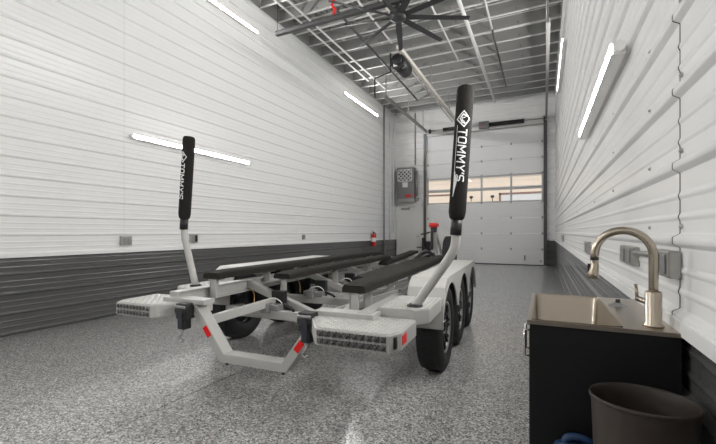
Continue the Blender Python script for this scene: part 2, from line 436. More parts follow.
for sx in (-1, 1):
    MB().prism([(sx*.50, .205), (sx*.94, .205), (sx*.94, .40), (sx*.83, .40), (sx*.83, .33), (sx*.50, .33)][::sx], 'z', .615, .656).build('corner_plate', F, dc, bevel=.005)
    d = Vector((sx*.30, 0, .405)).normalized(); c = Vector(((-.47 if sx < 0 else .375), .212, .41 if sx < 0 else .385)); n = Vector((-d.z*sx, 0, d.x*sx))
    p = c-d*.045; q = c+d*.045
    MB().bar(p, q, .045, .005, up=(0, 1, 0)).build('reflector', M['reflector'], dc)['label'] = 'red reflector on the %s leg' % ('left' if sx < 0 else 'right')
    MB().tube([((-.30 if sx < 0 else .22), .25, .19), ((-.30 if sx < 0 else .22), .25, .155)], .012, 8).build('drain_stub', M['black'], dc)
# V crossmembers and braces
for y in (1.2, 2.4, 3.6):
    polybar([(-.84, y, .655), (0, y, .365), (.84, y, .655)], .075, .075).build('v_crossmember', F, T, bevel=.005)
for sx in (-1, 1):
    MB().bar((sx*.55, .32, .47), (sx*.39, 1.18, .525), .05, .075).build('diagonal_brace', F, T, bevel=.004)
MB().bar((-.87, 4.5, .60), (.87, 4.5, .60), .09, .08).build('front_crossmember', F, T, bevel=.004)
# axles with brake plumbing
for y in (1.0, 1.88, 2.74):
    ax = MB().bar((-.95, y, .40), (.95, y, .40), .075, .085).build('axle', F, T, bevel=.006)
    for sx in (-1, 1):
        MB().bar((sx*.95, y, .40), (sx*.97, y+.26, .375), .05, .09).build('torsion_arm', M['graymetal'], ax)
    mb = MB().box((-.55, y-.05, .44), (-.30, y+.05, .50)).box((-.48, y-.09, .42), (-.40, y+.08, .52)); mb.build('spindle_clamp', M['graymetal'], ax, bevel=.008)
    MB().tube(bez([(-.52, y-.03, .46), (-.44, y-.06, .54), (-.36, y-.02, .56), (-.32, y+.04, .50), (-.38, y+.02, .45)]), .006, 8).build('brake_hose', M['hose'], ax)
    MB().tube(bez([(-.62, y, .47), (-.66, y+.05, .58), (-.75, y+.1, .62)]), .0045, 8).build('brake_line', M['brass'], ax)
    MB().tube(bez([(-.35, y+.05, .5), (-.2, y+.03, .46), (-.15, y-.02, .45)]), .014, 8).box((-.44, y+.04, .5), (-.30, y+.10, .62)).build('brake_actuator', M['black'], ax)
# wheels
WY = (1.26, 2.12, 2.98); WR = .372
def wheel(x, sx, y, z=WR, rot=None):
    # axis along x; outer face towards sx
    mb = MB(); W = .105
    prof = [(.21, -.08), (.225, -.095), (.26, -.108), (.30, -.110), (.338, -.102), (.358, -.088), (WR, -.066), (WR, .066), (.358, .088), (.338, .102), (.30, .110), (.26, .108), (.225, .095), (.21, .08)]
    mb.lathe(prof, (0, 0, 0), 'x', 48)
    # tread blocks
    for k in range(60):
        t = 2*math.pi*k/60
        for j, (a, b, sh) in enumerate(((-.088, -.05, 0), (-.044, -.006, .5), (.006, .044, 0), (.05, .088, .5))):
            t0 = t+sh*2*math.pi/60; t1 = t0+2*math.pi/60*.62; vs = []
            for r in (WR-.012, WR+.003):
                for tt in (t0, t1):
                    for xx in (a, b):
                        r2 = r-(.010 if abs(xx) > .08 else 0); vs.append((xx, r2*math.cos(tt), r2*math.sin(tt)))
            mb.add(vs, [(0,1,3,2),(4,6,7,5),(0,4,5,1),(1,5,7,3),(3,7,6,2),(2,6,4,0)])
    ty = mb.build('tire', M['rubber'], T)
    ty.location = (x, y, z)
    # rim: barrel, dished face with ten spokes, hub cap
    rm = MB(); s = sx
    rm.lathe([(.212, -.08), (.205, -.05), (.195, 0), (.205, .05), (.212, .08)], (0, 0, 0), 'x', 36)
    rm.lathe([(0, -.02*s), (.09, -.02*s), (.195, -.03*s)], (0, 0, 0), 'x', 36)
    for k in range(8):
        t = 2*math.pi*k/8
        for dt in (-.12, .12):
            p = (s*.055, .055*math.cos(t), .055*math.sin(t)); q = (s*.075, .20*math.cos(t+dt), .20*math.sin(t+dt))
            rm.bar(p, q, .022, .022, up=(1, 0, 0))
    rm.lathe([(0, .085*s), (.035, .085*s), (.045, .07*s), (.075, .06*s), (.075, .0)], (0, 0, 0), 'x', 20)
    rm.lathe([(.215, .075*s), (.222, .092*s), (.205, .09*s), (.200, .07*s)], (0, 0, 0), 'x', 36, 1)
    o = rm.build('rim', [M['rim'], M['graymetal']], ty)
    MB().lathe([(.0, -.09*s), (.07, -.09*s), (.13, -.04*s), (.15, -.03*s), (.15, -.01*s)], (0, 0, 0), 'x', 24).build('brake_hub', M['blackmetal'], ty)
    for k in range(6):
        t = 2*math.pi*k/6
        MB().tube([(s*.06, .055*math.cos(t), .055*math.sin(t)), (s*.08, .055*math.cos(t), .055*math.sin(t))], .008, 6).build('lug_nut', M['chrome'], ty)
    return ty
for y in WY:
    for sx in (-1, 1): wheel(sx*1.145, sx, y+(.16 if sx < 0 else 0))
# fenders: outer skirt with three arches, flat top, sloped ends
def fender(sx):
    x0, x1 = sx*.97, sx*1.275; ya, yb = .88, 3.42; top = .822
    mb = MB(); prof = [(ya-.0, .44), (ya+.02, .62), (ya+.09, .75), (ya+.20, top), (yb-.20, top), (yb-.09, .75), (yb-.02, .62), (yb, .44)]
    # top sheet following prof
    vs = []
    for p in prof: vs += [(x0, p[0], p[1]), (x1, p[0], p[1])]
    n = len(prof); mb.add(vs, [(2*i, 2*i+1, 2*i+3, 2*i+2) for i in range(n-1)])
    vs2 = [(v[0], v[1]+(.008 if v[1] < 2 else -.008), v[2]-.008) for v in vs]; mb.add(vs2, [(2*i, 2*i+2, 2*i+3, 2*i+1) for i in range(n-1)])
    # skirt: columns between the arch line and the top line
    def topz(y):
        for (a, za), (b, zb) in zip(prof, prof[1:]):
            if a-1e-6 <= y <= b+1e-6 and b > a: return za+(zb-za)*(y-a)/(b-a)
        return .44
    def arch(y):
        best = .44
        for c in WY:
            d = abs(y-c); R = .41
            if d < R: best = max(best, WR+.0+math.sqrt(max(0, R*R-d*d))*.955)
        return min(best, .775) if min(abs(y-c) for c in WY) < .41 else .50
    ys = sorted(set([ya+(yb-ya)*i/96 for i in range(97)] + [p[0] for p in prof]))
    for xx in (x1, x1-sx*.006):
        vs = []
        for y in ys: tz = topz(y); vs += [(xx, y, min(arch(y), tz-.002)), (xx, y, tz)]
        mb.add(vs, [(2*i, 2*i+2, 2*i+3, 2*i+1) for i in range(len(ys)-1)])
    # rolled lip along the arches
    lip = [(x1-sx*.003, y, min(arch(y), topz(y)-.002)) for y in ys]
    mb.tube(lip, .006, 6)
    o = mb.build('fender', F, T); o.location.y = .16 if sx < 0 else 0
    return o
for sx in (-1, 1): fender(sx)
# raised lozenges of the tread plate
def lozenges(mb, poly, z):
    def inside(x, y):
        c = False; n = len(poly)
        for i in range(n):
            (x1, y1), (x2, y2) = poly[i], poly[(i+1) % n]
            if (y1 > y) != (y2 > y) and x < (x2-x1)*(y-y1)/(y2-y1)+x1: c = not c
        return c
    xs = [p[0] for p in poly]; ys = [p[1] for p in poly]; st = .030
    for i in range(int((max(xs)-min(xs))/st)+1):
        for j in range(int((max(ys)-min(ys))/st)+1):
            x, y = min(xs)+st*(i+.5), min(ys)+st*(j+.5)
            a = math.pi/4*(1 if (i+j) % 2 else -1); c, s_ = math.cos(a), math.sin(a)
            if not all(inside(x+q*c*.015, y+q*s_*.015) for q in (-1, 1)): continue
            P = [(x+c*u-s_*v, y+s_*u+c*v) for u, v in ((-.013, 0), (0, -.0048), (.013, 0), (0, .0048))]
            mb.add([(px, py, z) for px, py in P]+[(x+(px-x)*.55, y+(py-y)*.55, z+.0028) for px, py in P], [(0, 1, 5, 4), (1, 2, 6, 5), (2, 3, 7, 6), (3, 0, 4, 7), (4, 5, 6, 7)])
    return mb
# fender steps (pole mounts) behind the fenders
for sx in (-1, 1):
    poly = [(sx*.92, .36), (sx*1.17, .36), (sx*1.255, .46), (sx*1.255, .93), (sx*.92, .93)]
    if sx < 0: poly = poly[::-1]
    poly = [(x, y+(.20 if sx < 0 and y < .5 else .12 if sx < 0 else 0)) for x, y in poly]
    o = MB().prism(poly, 'z', .575, .675).build('fender_step', F, T, bevel=.006)
    lozenges(MB().prism([(x*.985+sx*.012, y*.99+.004) for x, y in poly], 'z', .675, .679), [(x*.985+sx*.012, y*.99+.004) for x, y in poly], .679).build('tread_plate', M['tread'], o)
# tail light boxes
def tailbox(sx, xi, xo, y0):
    dx = .05
    poly = [(sx*(xi+.0), y0+.03), (sx*(xi+.03), y0), (sx*(xo-.05), y0), (sx*xo, y0+.085), (sx*xo, y0+.44), (sx*(xi-.20), y0+.44), (sx*(xi-.20), y0+.34)]
    if sx < 0: poly = poly[::-1]
    o = MB().prism(poly, 'z', .515, .620).build('tail_light_box', F, T, bevel=.008)
    ins = []
    cx = sx*(xi+xo)/2; cy = y0+.2
    tp = [(cx+(x-cx)*.95, cy+(y-cy)*.95) for x, y in poly]; lozenges(MB().prism(tp, 'z', .620, .6235), tp, .6235).build('tread_plate', M['tread'], o)
    n = 10; a = xi+.055; bb = xo-.085
    for rz in (.592, .545):
        MB().bar((sx*(a-.02), y0-.001, rz), (sx*(bb+.02), y0-.001, rz), .034, .006, up=(0, 1, 0)).build('light_bezel', M['black'], o, bevel=.002)
        for k in range(n):
            x = sx*(a+(bb-a)*k/(n-1))
            MB().lathe([(0, -.012), (.010, -.010), (.0165, -.004), (.017, 0)], (x, y0-.003, rz), 'y', 12).lathe([(.017, 0), (.0195, -.006), (.0205, -.004), (.0205, 0)], (x, y0-.003, rz), 'y', 12, 1).build('tail_light', [M['lens'], M['graymetal']], o)
    # marker lamp on the chamfered corner and red tape on the side
    p = Vector((sx*(xo-.025), y0+.0425, 0)); d = Vector((sx*.05, .085, 0)).normalized(); nn = Vector((d.y*sx, -d.x*sx, 0))
    c = p+nn*.002; mb = MB()
    mb.bar((c.x, c.y, .535), (c.x, c.y, .605), .028, .012, up=tuple(nn)); mb.build('marker_lamp', M['black'], o, bevel=.006)
    c2 = c+nn*.008
    MB().bar((c2.x, c2.y, .55), (c2.x, c2.y, .585), .014, .006, up=tuple(nn)).build('marker_lens', M['lens'], o)
    MB().box((sx*xo, y0+.10, .545), (sx*(xo+.003), y0+.19, .60)).build('side_reflector', M['reflector'], o)['label'] = 'red side reflector'
    return o
tailbox(1, .655, 1.195, -.10)
tailbox(-1, .85, 1.32, .03)
# transom strap housings with hooks
def strap(x, y, z):
    mb = MB().box((x-.055, y-.04, z-.05), (x+.055, y+.05, z+.075)).tube([(x-.06, y, z+.02), (x+.06, y, z+.02)], .05, 14)
    mb.box((x-.03, y-.045, z-.13), (x+.04, y+.03, z-.04))
    o = mb.build('transom_strap', M['black'], T, bevel=.006)
    MB().box((x-.022, y-.052, z-.12), (x+.022, y-.046, z+.05)).build('webbing', M['strapweb'], o)
    MB().tube(bez([(x, y-.02, z-.12), (x-.005, y-.02, z-.17), (x-.03, y-.02, z-.2), (x-.015, y-.02, z-.235), (x+.012, y-.02, z-.215)], 5), .0075, 8).build('hook', M['chrome'], o)
    MB().tube([(x-.05, y-.045, z+.05), (x+.05, y-.045, z+.05)], .012, 8).build('ratchet_handle', M['graymetal'], o)
strap(-.665, .175, .555)
strap(.475, .165, .575)
# bunks and their posts
def bunk(pts, wdt, posts, nick=True):
    # pts: centre line of top face (x, y, ztop)
    mb = MB(); P = bez(pts, 8); th = .066; k = len(P); vs = []
    for i, p in enumerate(P):
        d = (P[min(i+1, k-1)]-P[max(i-1, 0)]).normalized(); r = Vector((d.y, -d.x, 0)).normalized()
        e = .0
        q = p.copy()
        ends = min(i, k-1-i); sh = {0: .028, 1: .006}.get(ends, 0)
        for a, bz in ((-.5, -th), (-.5, -.016-sh*.6), (-.42, -sh*.5), (.42, -sh*.5), (.5, -.016-sh*.6), (.5, -th)):
            vs.append((q.x+r.x*a*wdt, q.y+r.y*a*wdt, q.z+bz))
    n = 6; fs = [(i*n+j, i*n+(j+1) % n, (i+1)*n+(j+1) % n, (i+1)*n+j) for i in range(k-1) for j in range(n)]
    fs += [tuple(range(n))[::-1], tuple((k-1)*n+j for j in range(n))]
    mb.add(vs, fs); o = mb.build('bunk', M['carpet'], T)
    for py, zb in posts:
        # position on the line
        j = min(range(k), key=lambda i: abs(P[i].y-py)); c = P[j]
        m2 = MB().box((c.x-.035, py-.05, zb), (c.x+.035, py-.038, c.z-.07)).box((c.x-.035, py-.05, zb), (c.x-.023, py+.05, c.z-.07)).box((c.x-.05, py-.05, c.z-.082), (c.x+.05, py+.05, c.z-.075))
        m2.build('bunk_post', F, o)
    return o
bunk([(-.765, .57, .842), (-.755, 1.5, .842), (-.735, 3.0, .842), (-.70, 4.9, .842)], .19, [(.64, .60), (1.45, .66), (2.4, .66), (3.5, .66), (4.45, .66)])
bunk([(.715, .40, .828), (.71, 1.4, .825), (.695, 2.8, .82), (.66, 4.3, .83)], .18, [(.46, .62), (.74, .56), (1.35, .56), (2.1, .56), (3.0, .56), (4.1, .56)])
bunk([(-.39, 1.14, .795), (-.39, 2.4, .795), (-.37, 3.4, .795), (-.35, 4.35, .80)], .19, [(1.22, .46), (2.42, .46), (3.62, .46)])
bunk([(.44, 1.28, .785), (.43, 2.4, .785), (.40, 3.4, .785), (.38, 4.3, .79)], .19, [(1.3, .46), (2.42, .46), (3.62, .46)])
bunk([(-.27, 3.95, .715), (-.26, 4.6, .745), (-.25, 5.2, .775), (-.23, 5.95, .825)], .16, [(4.2, .6), (5.6, .66)])
# guide poles with padded sleeves, lettering and emblem
def glyphs():
    # strokes in a unit cell, x along reading direction, y up
    G = {}
    G['T'] = [[(0, 1), (.62, 1)], [(.31, 1), (.31, 0)]]
    O = [(.1, 0), (.5, 0), (.6, .12), (.6, .88), (.5, 1), (.1, 1), (0, .88), (0, .12), (.1, 0)]
    G['O'] = [O]
    G['M'] = [[(0, 0), (0, 1), (.36, .35), (.72, 1), (.72, 0)]]
    G['Y'] = [[(0, 1), (.3, .48), (.6, 1)], [(.3, .48), (.3, 0)]]
    G["'"] = [[(.06, 1), (.02, .78)]]
    G['S'] = [[(.58, .95), (.5, 1), (.1, 1), (0, .9), (0, .62), (.1, .53), (.48, .47), (.58, .38), (.58, .1), (.48, 0), (.08, 0), (0, .06)]]
    return G
GL = glyphs(); ADV = {'T': .76, 'O': .80, 'M': .92, 'Y': .72, "'": .26, 'S': .7}
def wrap_strokes(mb, strokes, fr, half):
    for st in strokes:
        for (a, b) in zip(st, st[1:]):
            a, b = Vector(a), Vector(b); d = b-a
            if d.length < 1e-6: continue
            d.normalize(); nrm = Vector((-d.y, d.x)); a2 = a-d*half*.8; b2 = b+d*half*.8
            n = 3; vs = []
            for i in range(n+1):
                p = a2.lerp(b2, i/n)
                vs += [fr(p+nrm*half), fr(p-nrm*half)]
            mb.add(vs, [(2*i, 2*i+1, 2*i+3, 2*i+2) for i in range(n)])
def guide_pole(pipe, s0, s1, left):
    # pipe: list of points for the bare pole; sleeve straight from s0 to s1
    o = MB().tube(bez(pipe, 8), .031, 16).build('guide_pole', F, T)
    b = Vector(pipe[0]); MB().lathe([(.0, 0), (.055, 0), (.055, .012), (.036, .02)], tuple(b), 'z', 16).build('pole_flange', M['black'], o)
    s0, s1 = Vector(s0), Vector(s1); ax = (s1-s0).normalized(); L = (s1-s0).length
    R = .057
    rs = [(0, .040), (.012, .050), (.05, R), (.5*L, R), (L-.03, R), (L-.006, R-.006), (L, R-.016)]
    sl = MB().tube([s0+ax*t for t, r in rs], [r for t, r in rs], 24).build('padded_sleeve', M['fabric'], o)
    MB().tube([s0-ax*.105, s0+ax*.01], .038, 16).build('collar', M['blackmetal'], o)
    # frame for printing: along the sleeve downwards, across towards +x, facing the rear (-y)
    e = Vector((-.30, -1, 0)) if left else Vector((-.03, -1, 0)); e = (e-ax*e.dot(ax)).normalized(); r = e.cross(ax).normalized()
    if r.x < 0: r = -r
    def fr(p):   # p.x measured down from the top of the sleeve, p.y across to the right
        phi = p.y/R; return s1-ax*p.x+(e*math.cos(phi)+r*math.sin(phi))*(R+.0012)
    mb = MB(); H = .050; size = .069; x = .285*L/.86
    for ch in "TOMMY'S":
        st = [[(x+px*size*.88+(py*.10*size), -H*.30+py*H) for px, py in s] for s in GL[ch]]
        wrap_strokes(mb, st, fr, .0042); x += ADV[ch]*size
    mb.build('lettering', M['text'], o)['label'] = 'white lettering running down the sleeve'
    # emblem: diamond frame with a hooked beak shape inside
    c = .225*L/.86; mb = MB()
    dia = [(c-.055, .010), (c-.004, .050), (c+.048, .016), (c-.002, -.034), (c-.055, .010)]
    bk = [(c-.020, .026), (c-.034, .008), (c-.006, -.012), (c+.020, .002), (c+.026, .020)]
    bk2 = [(c-.012, .018), (c-.010, .004), (c+.004, .0), (c+.016, .016)]
    wrap_strokes(mb, [dia], fr, .0035); wrap_strokes(mb, [bk], fr, .0042); wrap_strokes(mb, [bk2], fr, .003)
    mb.build('emblem', M['text'], o)
    # thin stripe ending in a blade
    mb = MB(); a0, a1, a2 = .26*L/.86, .56*L/.86, .715*L/.86
    N = 14; vs = []
    for i in range(N+1):
        t = a0+(a2-a0)*i/N; wdt = .002 if t < a1 else .002+.021*(1-(t-a1)/(a2-a1))
        vs += [fr(Vector((t, -.030))), fr(Vector((t, -.030+wdt*1.6)))]
    mb.add(vs, [(2*i, 2*i+1, 2*i+3, 2*i+2) for i in range(N)]); mb.build('stripe', M['text'], o)
    return o
guide_pole([(1.145, .50, .678), (1.225, .50, .795), (1.305, .50, .912), (1.375, .50, 1.015), (1.418, .50, 1.10), (1.431, .50, 1.22)], (1.432, .50, 1.285), (1.492, .50, 2.175), False)
guide_pole([(-1.06, .68, .678), (-1.097, .68, .80), (-1.137, .68, .93), (-1.177, .68, 1.06), (-1.203, .68, 1.15), (-1.21, .68, 1.24)], (-1.208, .68, 1.33), (-1.145, .68, 2.13), True)
# winch stand, spare wheel and jack at the bow
o = MB().bar((-.03, 6.3, .66), (-.03, 6.2, 1.22), .09, .09).bar((.06, 6.55, .66), (.0, 6.24, 1.15), .05, .05).build('winch_stand', F, T, bevel=.005); o.location = (.17, 0, .04)
mb = MB().box((-.12, 6.06, 1.27), (.05, 6.30, 1.35)).tube([(-.11, 6.1, 1.31), (.04, 6.1, 1.31)], .05, 12); mb.build('bow_stop', M['red'], o, bevel=.01)['label'] = 'red bow stop'
mb = MB().box((-.09, 6.1, 1.16), (.02, 6.26, 1.28)).box((-.10, 6.12, .78), (-.05, 6.2, 1.2)); mb.build('winch', M['black'], o, bevel=.01)
MB().tube([(-.12, 6.18, 1.16), (-.32, 6.16, 1.11)], .016, 8).build('crank', M['blackmetal'], o)
sp = wheel(.46, 1, 6.25, .74)
sp['label'] = 'spare wheel on the tongue'
MB().bar((.0, 6.25, .64), (.38, 6.25, .72), .06, .06).build('spare_carrier', F, T)
mb = MB().bar((.02, 4.7, .72), (.22, 5.0, .80), .14, .05).tube(bez([(.0, 4.6, .72), (.1, 4.75, .83), (.2, 4.7, .86), (.28, 4.9, .76)], 5), .035, 8); mb.build('bow_strap', M['black'], T, bevel=.01).location = (.10, .1, -.01)

# ------------------------------------------------------------------ sink corner
CX0, CX1, CY0, CY1, CH = -.045, .3585, 1.385, 2.0, .912
t = thing('sink_cabinet', 'black sink cabinet with a stainless steel top against the right wall', 'cabinet', ((CX0+CX1)/2, (CY0+CY1)/2, 0))
ox, oy = -(CX0+CX1)/2, -(CY0+CY1)/2
def cb(mb, a, b): return mb.box((a[0]+ox, a[1]+oy, a[2]), (b[0]+ox, b[1]+oy, b[2]))
mb = MB()
cb(mb, (CX0+.004, CY0+.002, 0), (CX1-.004, CY0+.009, CH-.012)); cb(mb, (CX0+.004, CY1-.009, 0), (CX1-.004, CY1-.002, CH-.012))
cb(mb, (CX1-.045, CY0+.02, 0), (CX1-.03, CY1-.02, CH-.012)); cb(mb, (CX0+.02, CY0+.02, .08), (CX1-.04, CY1-.02, .10))
mb.build('carcass', M['cab'], t, bevel=.001)
for a, b2 in ((CY0+.006, (CY0+CY1)/2-.002), ((CY0+CY1)/2+.002, CY1-.006)):
    d = cb(MB(), (CX0+.002, a, .09), (CX0+.009, b2, CH-.035)).build('door', M['cab'], t, bevel=.001)
    hy = (b2-.05 if a < 1.5 else a+.05)
    for hz in (.72,):
        mb = MB().tube([(CX0+.003+ox, hy+oy, hz), (CX0-.022+ox, hy+oy, hz), (CX0-.022+ox, hy+oy, hz+.10), (CX0+.003+ox, hy+oy, hz+.10)], .005, 8, caps=True)
        mb.build('handle', M['chrome'], d)
# stainless top with bowl
mb = MB(); z = CH; rim = .008
bx0, bx1, by0, by1 = CX0+.010, CX0+.262, CY0+.010, CY1-.012
X0, X1, Y0, Y1 = CX0-.004, CX1-.001, CY0-.004, CY1+.002
xs = [X0, bx0, bx1, X1]; ys = [Y0, by0, by1, Y1]
for i in range(3):
    for j in range(3):
        if i == 1 and j == 1: continue
        mb.add([(xs[i]+ox, ys[j]+oy, z), (xs[i+1]+ox, ys[j]+oy, z), (xs[i+1]+ox, ys[j+1]+oy, z), (xs[i]+ox, ys[j+1]+oy, z)], [(0, 1, 2, 3)])
e = [(X0, Y0), (X1, Y0), (X1, Y1), (X0, Y1)]
for k in range(4):
    a, b2 = e[k], e[(k+1) % 4]
    mb.add([(a[0]+ox, a[1]+oy, z), (b2[0]+ox, b2[1]+oy, z), (b2[0]+ox, b2[1]+oy, z-.013), (a[0]+ox, a[1]+oy, z-.013)], [(0, 1, 2, 3)])
mb.build('sink_top', M['sink'], t)
def rrect(x0, x1, y0, y1, r, n=5):
    out = []
    for cx, cy, a0 in ((x1-r, y1-r, 0), (x0+r, y1-r, 90), (x0+r, y0+r, 180), (x1-r, y0+r, 270)):
        for k in range(n+1):
            a = math.radians(a0+90*k/n); out.append((cx+r*math.cos(a), cy+r*math.sin(a)))
    return out
mb = MB(); rings = [(rrect(bx0-.003, bx1+.003, by0-.003, by1+.003, .03), z+.0025), (rrect(bx0+.003, bx1-.004, by0+.003, by1-.003, .028), z-.006), (rrect(bx0+.006, bx1-.012, by0+.005, by1-.005, .03), z-.19), (rrect(bx0+.035, bx1-.035, by0+.035, by1-.035, .03), z-.215)]
vs = [(p[0]+ox, p[1]+oy, zz) for ring, zz in rings for p in ring]; n = len(rings[0][0])
mb.add(vs, [(i*n+j, i*n+(j+1) % n, (i+1)*n+(j+1) % n, (i+1)*n+j) for i in range(3) for j in range(n)], 0, True)
mb.add([(p[0]+ox, p[1]+oy, z-.215) for p in rings[3][0]], [tuple(range(n))])
mb.build('bowl', M['sink'], t)
MB().lathe([(.0, .006), (.03, .006), (.04, .002), (.045, 0)], ((bx0+bx1)/2+ox, (by0+by1)/2+oy, z-.213), 'z', 20).build('drain', M['chrome'], t)
# faucet
fx, fy = .302, 1.45
t = thing('kitchen_faucet', 'brushed nickel gooseneck faucet with pull-down spray head on the sink top', 'faucet', (fx, fy, CH))
MB().lathe([(0, 0), (.027, 0), (.027, .006), (.0215, .012), (.0215, .105), (.019, .108), (.0, .108)], (0, 0, 0), 'z', 24).build('base', M['steel'], t)
tip = Vector((-.165, .045, 0)); pts = []
H0 = .215; Rr = .077; ex = Vector((-.97, .24, 0)).normalized()
for k in range(5): pts.append(Vector((0, 0, .10+(H0-.10)*k/4)))
for k in range(1, 17):
    a = math.pi*k/16; pts.append(ex*(Rr-Rr*math.cos(a))+Vector((0, 0, H0+Rr*math.sin(a)*1.02)))
pts.append(pts[-1]+Vector((0, 0, -.012))+ex*.001)
MB().tube(pts, .0125, 16).build('spout', M['steel'], t)
e = pts[-1]
MB().tube([e+Vector((0, 0, .002)), e+Vector((0, 0, -.006))], .0128, 16).build('collar', M['black'], t)
MB().tube([e+Vector((0, 0, -.004)), e+Vector((0, 0, -.03)), e+ex*.004+Vector((0, 0, -.052)), e+ex*.005+Vector((0, 0, -.068))], [.0125, .0128, .0165, .0165], 16).build('spray_head', M['steel'], t)
q = e+ex*.016+Vector((0, 0, -.038)); MB().bar(q+Vector((0, 0, .018)), q-Vector((0, 0, .018)), .012, .006, up=tuple(ex)).build('spray_button', M['black'], t)
MB().tube([(-.006, .012, .07), (-.03, .055, .075)], .009, 12).tube([(-.03, .055, .075), (-.034, .065, .12)], .005, 10).build('lever', M['steel'], t)
# stopper on the sink ledge
t = thing('sink_strainer', 'dark round sink strainer lying on the steel ledge behind the bowl', 'strainer', (.262, 1.80, CH))
MB().lathe([(0, .004), (.030, .004), (.034, 0)], (0, 0, 0), 'z', 20).lathe([(0, .014), (.012, .013), (.024, .006), (.026, .004)], (0, 0, 0), 'z', 20).build('basket', M['graymetal'], t)
MB().lathe([(0, .026), (.008, .025), (.009, .012), (0, .012)], (0, 0, 0), 'z', 12).build('knob', M['black'], t)
# wastebasket
t = thing('wastebasket', 'tall dark brown oval plastic wastebasket in front of the black sink cabinet', 'bin', (.229, 1.205, 0))
mb = MB(); A, B = .116, .098
prof = [(.70, 0), (.74, .05), (.985, .75), (1.0, .765), (1.01, .770), (1.005, .774), (.985, .770), (.965, .74), (.72, .03), (0, .03)]
mb.lathe([(r, h) for r, h in prof], (0, 0, 0), 'z', 48, sx=A, sy=B); mb.build('tub', M['brown'], t)
mb = MB().lathe([(1.0, .763), (1.025, .766), (1.03, .771), (1.012, .776), (.99, .772)], (0, 0, 0), 'z', 48, sx=A, sy=B); mb.build('rim', M['brown'], t)
# blue can
t = thing('water_jug', 'blue plastic jug on the floor between sink cabinet and brown wastebasket', 'jug', (.115, 1.338, 0))
ring = lambda s, z, r: [(x, y, z) for x, y in rrect(-.098*s, .090*s, -.036*s, .036*s, r)]
mb = MB(); L = [ring(.92, 0, .025), ring(1, .02, .03), ring(1, .48, .03), ring(.97, .52, .03), ring(.85, .55, .028), ring(.60, .562, .018)]
n = len(L[0]); mb.add([p for r in L for p in r], [(i*n+j, i*n+(j+1) % n, (i+1)*n+(j+1) % n, (i+1)*n+j) for i in range(len(L)-1) for j in range(n)], 0, True)
mb.add(L[-1], [tuple(range(n))]); mb.build('body', M['blue'], t)
MB().tube(bez([(-.06, 0, .545), (-.05, 0, .572), (-.02, 0, .58), (.01, 0, .572), (.02, 0, .55)]), .011, 10).build('handle', M['blue'], t)
MB().lathe([(0, .03), (.02, .03), (.022, 0)], (.055, 0, .556), 'z', 16).build('cap', M['blue'], t)

# ------------------------------------------------------------------ wall fittings
def outlet(x, dirn, y, z, wy, hz, dep, label, dark=False, group=None):
    t = thing('outlet_box', label, 'outlet', (x, y, z), 0, group)
    MB().box((0, -wy/2, -hz/2), (dirn*dep, wy/2, hz/2)).build('box', M['zinc'], t, bevel=.006)
    for s in ((-1, 1) if not dark else (1,)):
        MB().box((dirn*dep, s*wy*.22-wy*.15, -hz*.36), (dirn*(dep+.006), s*wy*.22+wy*.15, hz*.36)).build('cover', M['black'] if dark else M['graymetal'], t, bevel=.003)
outlet(XL, 1, 3.62, 1.075, .16, .135, .05, 'grey double outlet box on the left wall, left of the guide pole')
outlet(XL, 1, 4.84, 1.09, .15, .15, .05, 'outlet box with a black plug on the left wall behind the guide pole', True)
outlet(XL, 1, 8.29, 1.076, .10, .12, .04, 'small outlet box far along the left wall above the bunks')
outlet(XR, -1, 2.18, 1.093, .30, .085, .03, 'zinc outlet box on the right wall seen through the faucet arch')
outlet(XR, -1, 1.555, 1.10, .17, .085, .035, 'zinc outlet box on the right wall, right of the faucet')
outlet(XR, -1, 4.05, 1.06, .30, .11, .03, 'grey outlet box on the right wall beyond the sink')
outlet(XR, -1, 9.1, 1.075, .5, .13, .03, 'small outlet box on the right wall nearest the back')
t = thing('conduit', 'short zinc conduit joining the two outlet boxes by the faucet', 'conduit', (XR-.018, 1.9, 1.12))
MB().tube([(0, -.25, .0), (0, .16, -.01)], .011, 10).build('pipe', M['zinc'], t)
# screws on the ribbed panel
for i, yy in enumerate((1.47, 1.85, 2.72, 3.65, 5.4)):
    for k in range(5, 20):
        z = k*PER+.075
        if z > 4.3 or (i > 2 and k % 2): continue
        MB().lathe([(0, -.007), (.004, -.006), (.0055, -.002), (.0085, -.001), (.0085, 0)], (0, 0, 0), 'x', 8).build('screw', M['zinc'], wr).location = (XR-.0025, yy, z)
# fire extinguisher on the left wall
t = thing('fire_extinguisher', 'red fire extinguisher hanging on the left wall near the back corner', 'extinguisher', (XL+.11, 12.6, .70))
MB().lathe([(0, 0), (.075, 0), (.08, .015), (.08, .37), (.06, .42), (.03, .44), (.03, .46), (0, .46)], (0, 0, 0), 'z', 20).build('cylinder', M['red'], t)
MB().lathe([(.0805, .16), (.0815, .165), (.0815, .30), (.0805, .305)], (0, 0, 0), 'z', 20).build('label_band', M['white'], t)
MB().box((-.03, -.03, .46), (.03, .03, .50)).bar((0, 0, .51), (.0, -.13, .55), .02, .01).build('valve', M['black'], t)
MB().tube(bez([(0, .03, .48), (.03, .12, .44), (.03, .11, .2), (.03, .09, .12)]), .012, 8).build('hose', M['black'], t)
MB().box((-.11, -.03, .2), (-.075, .03, .45)).build('wall_bracket', M['graymetal'], t)
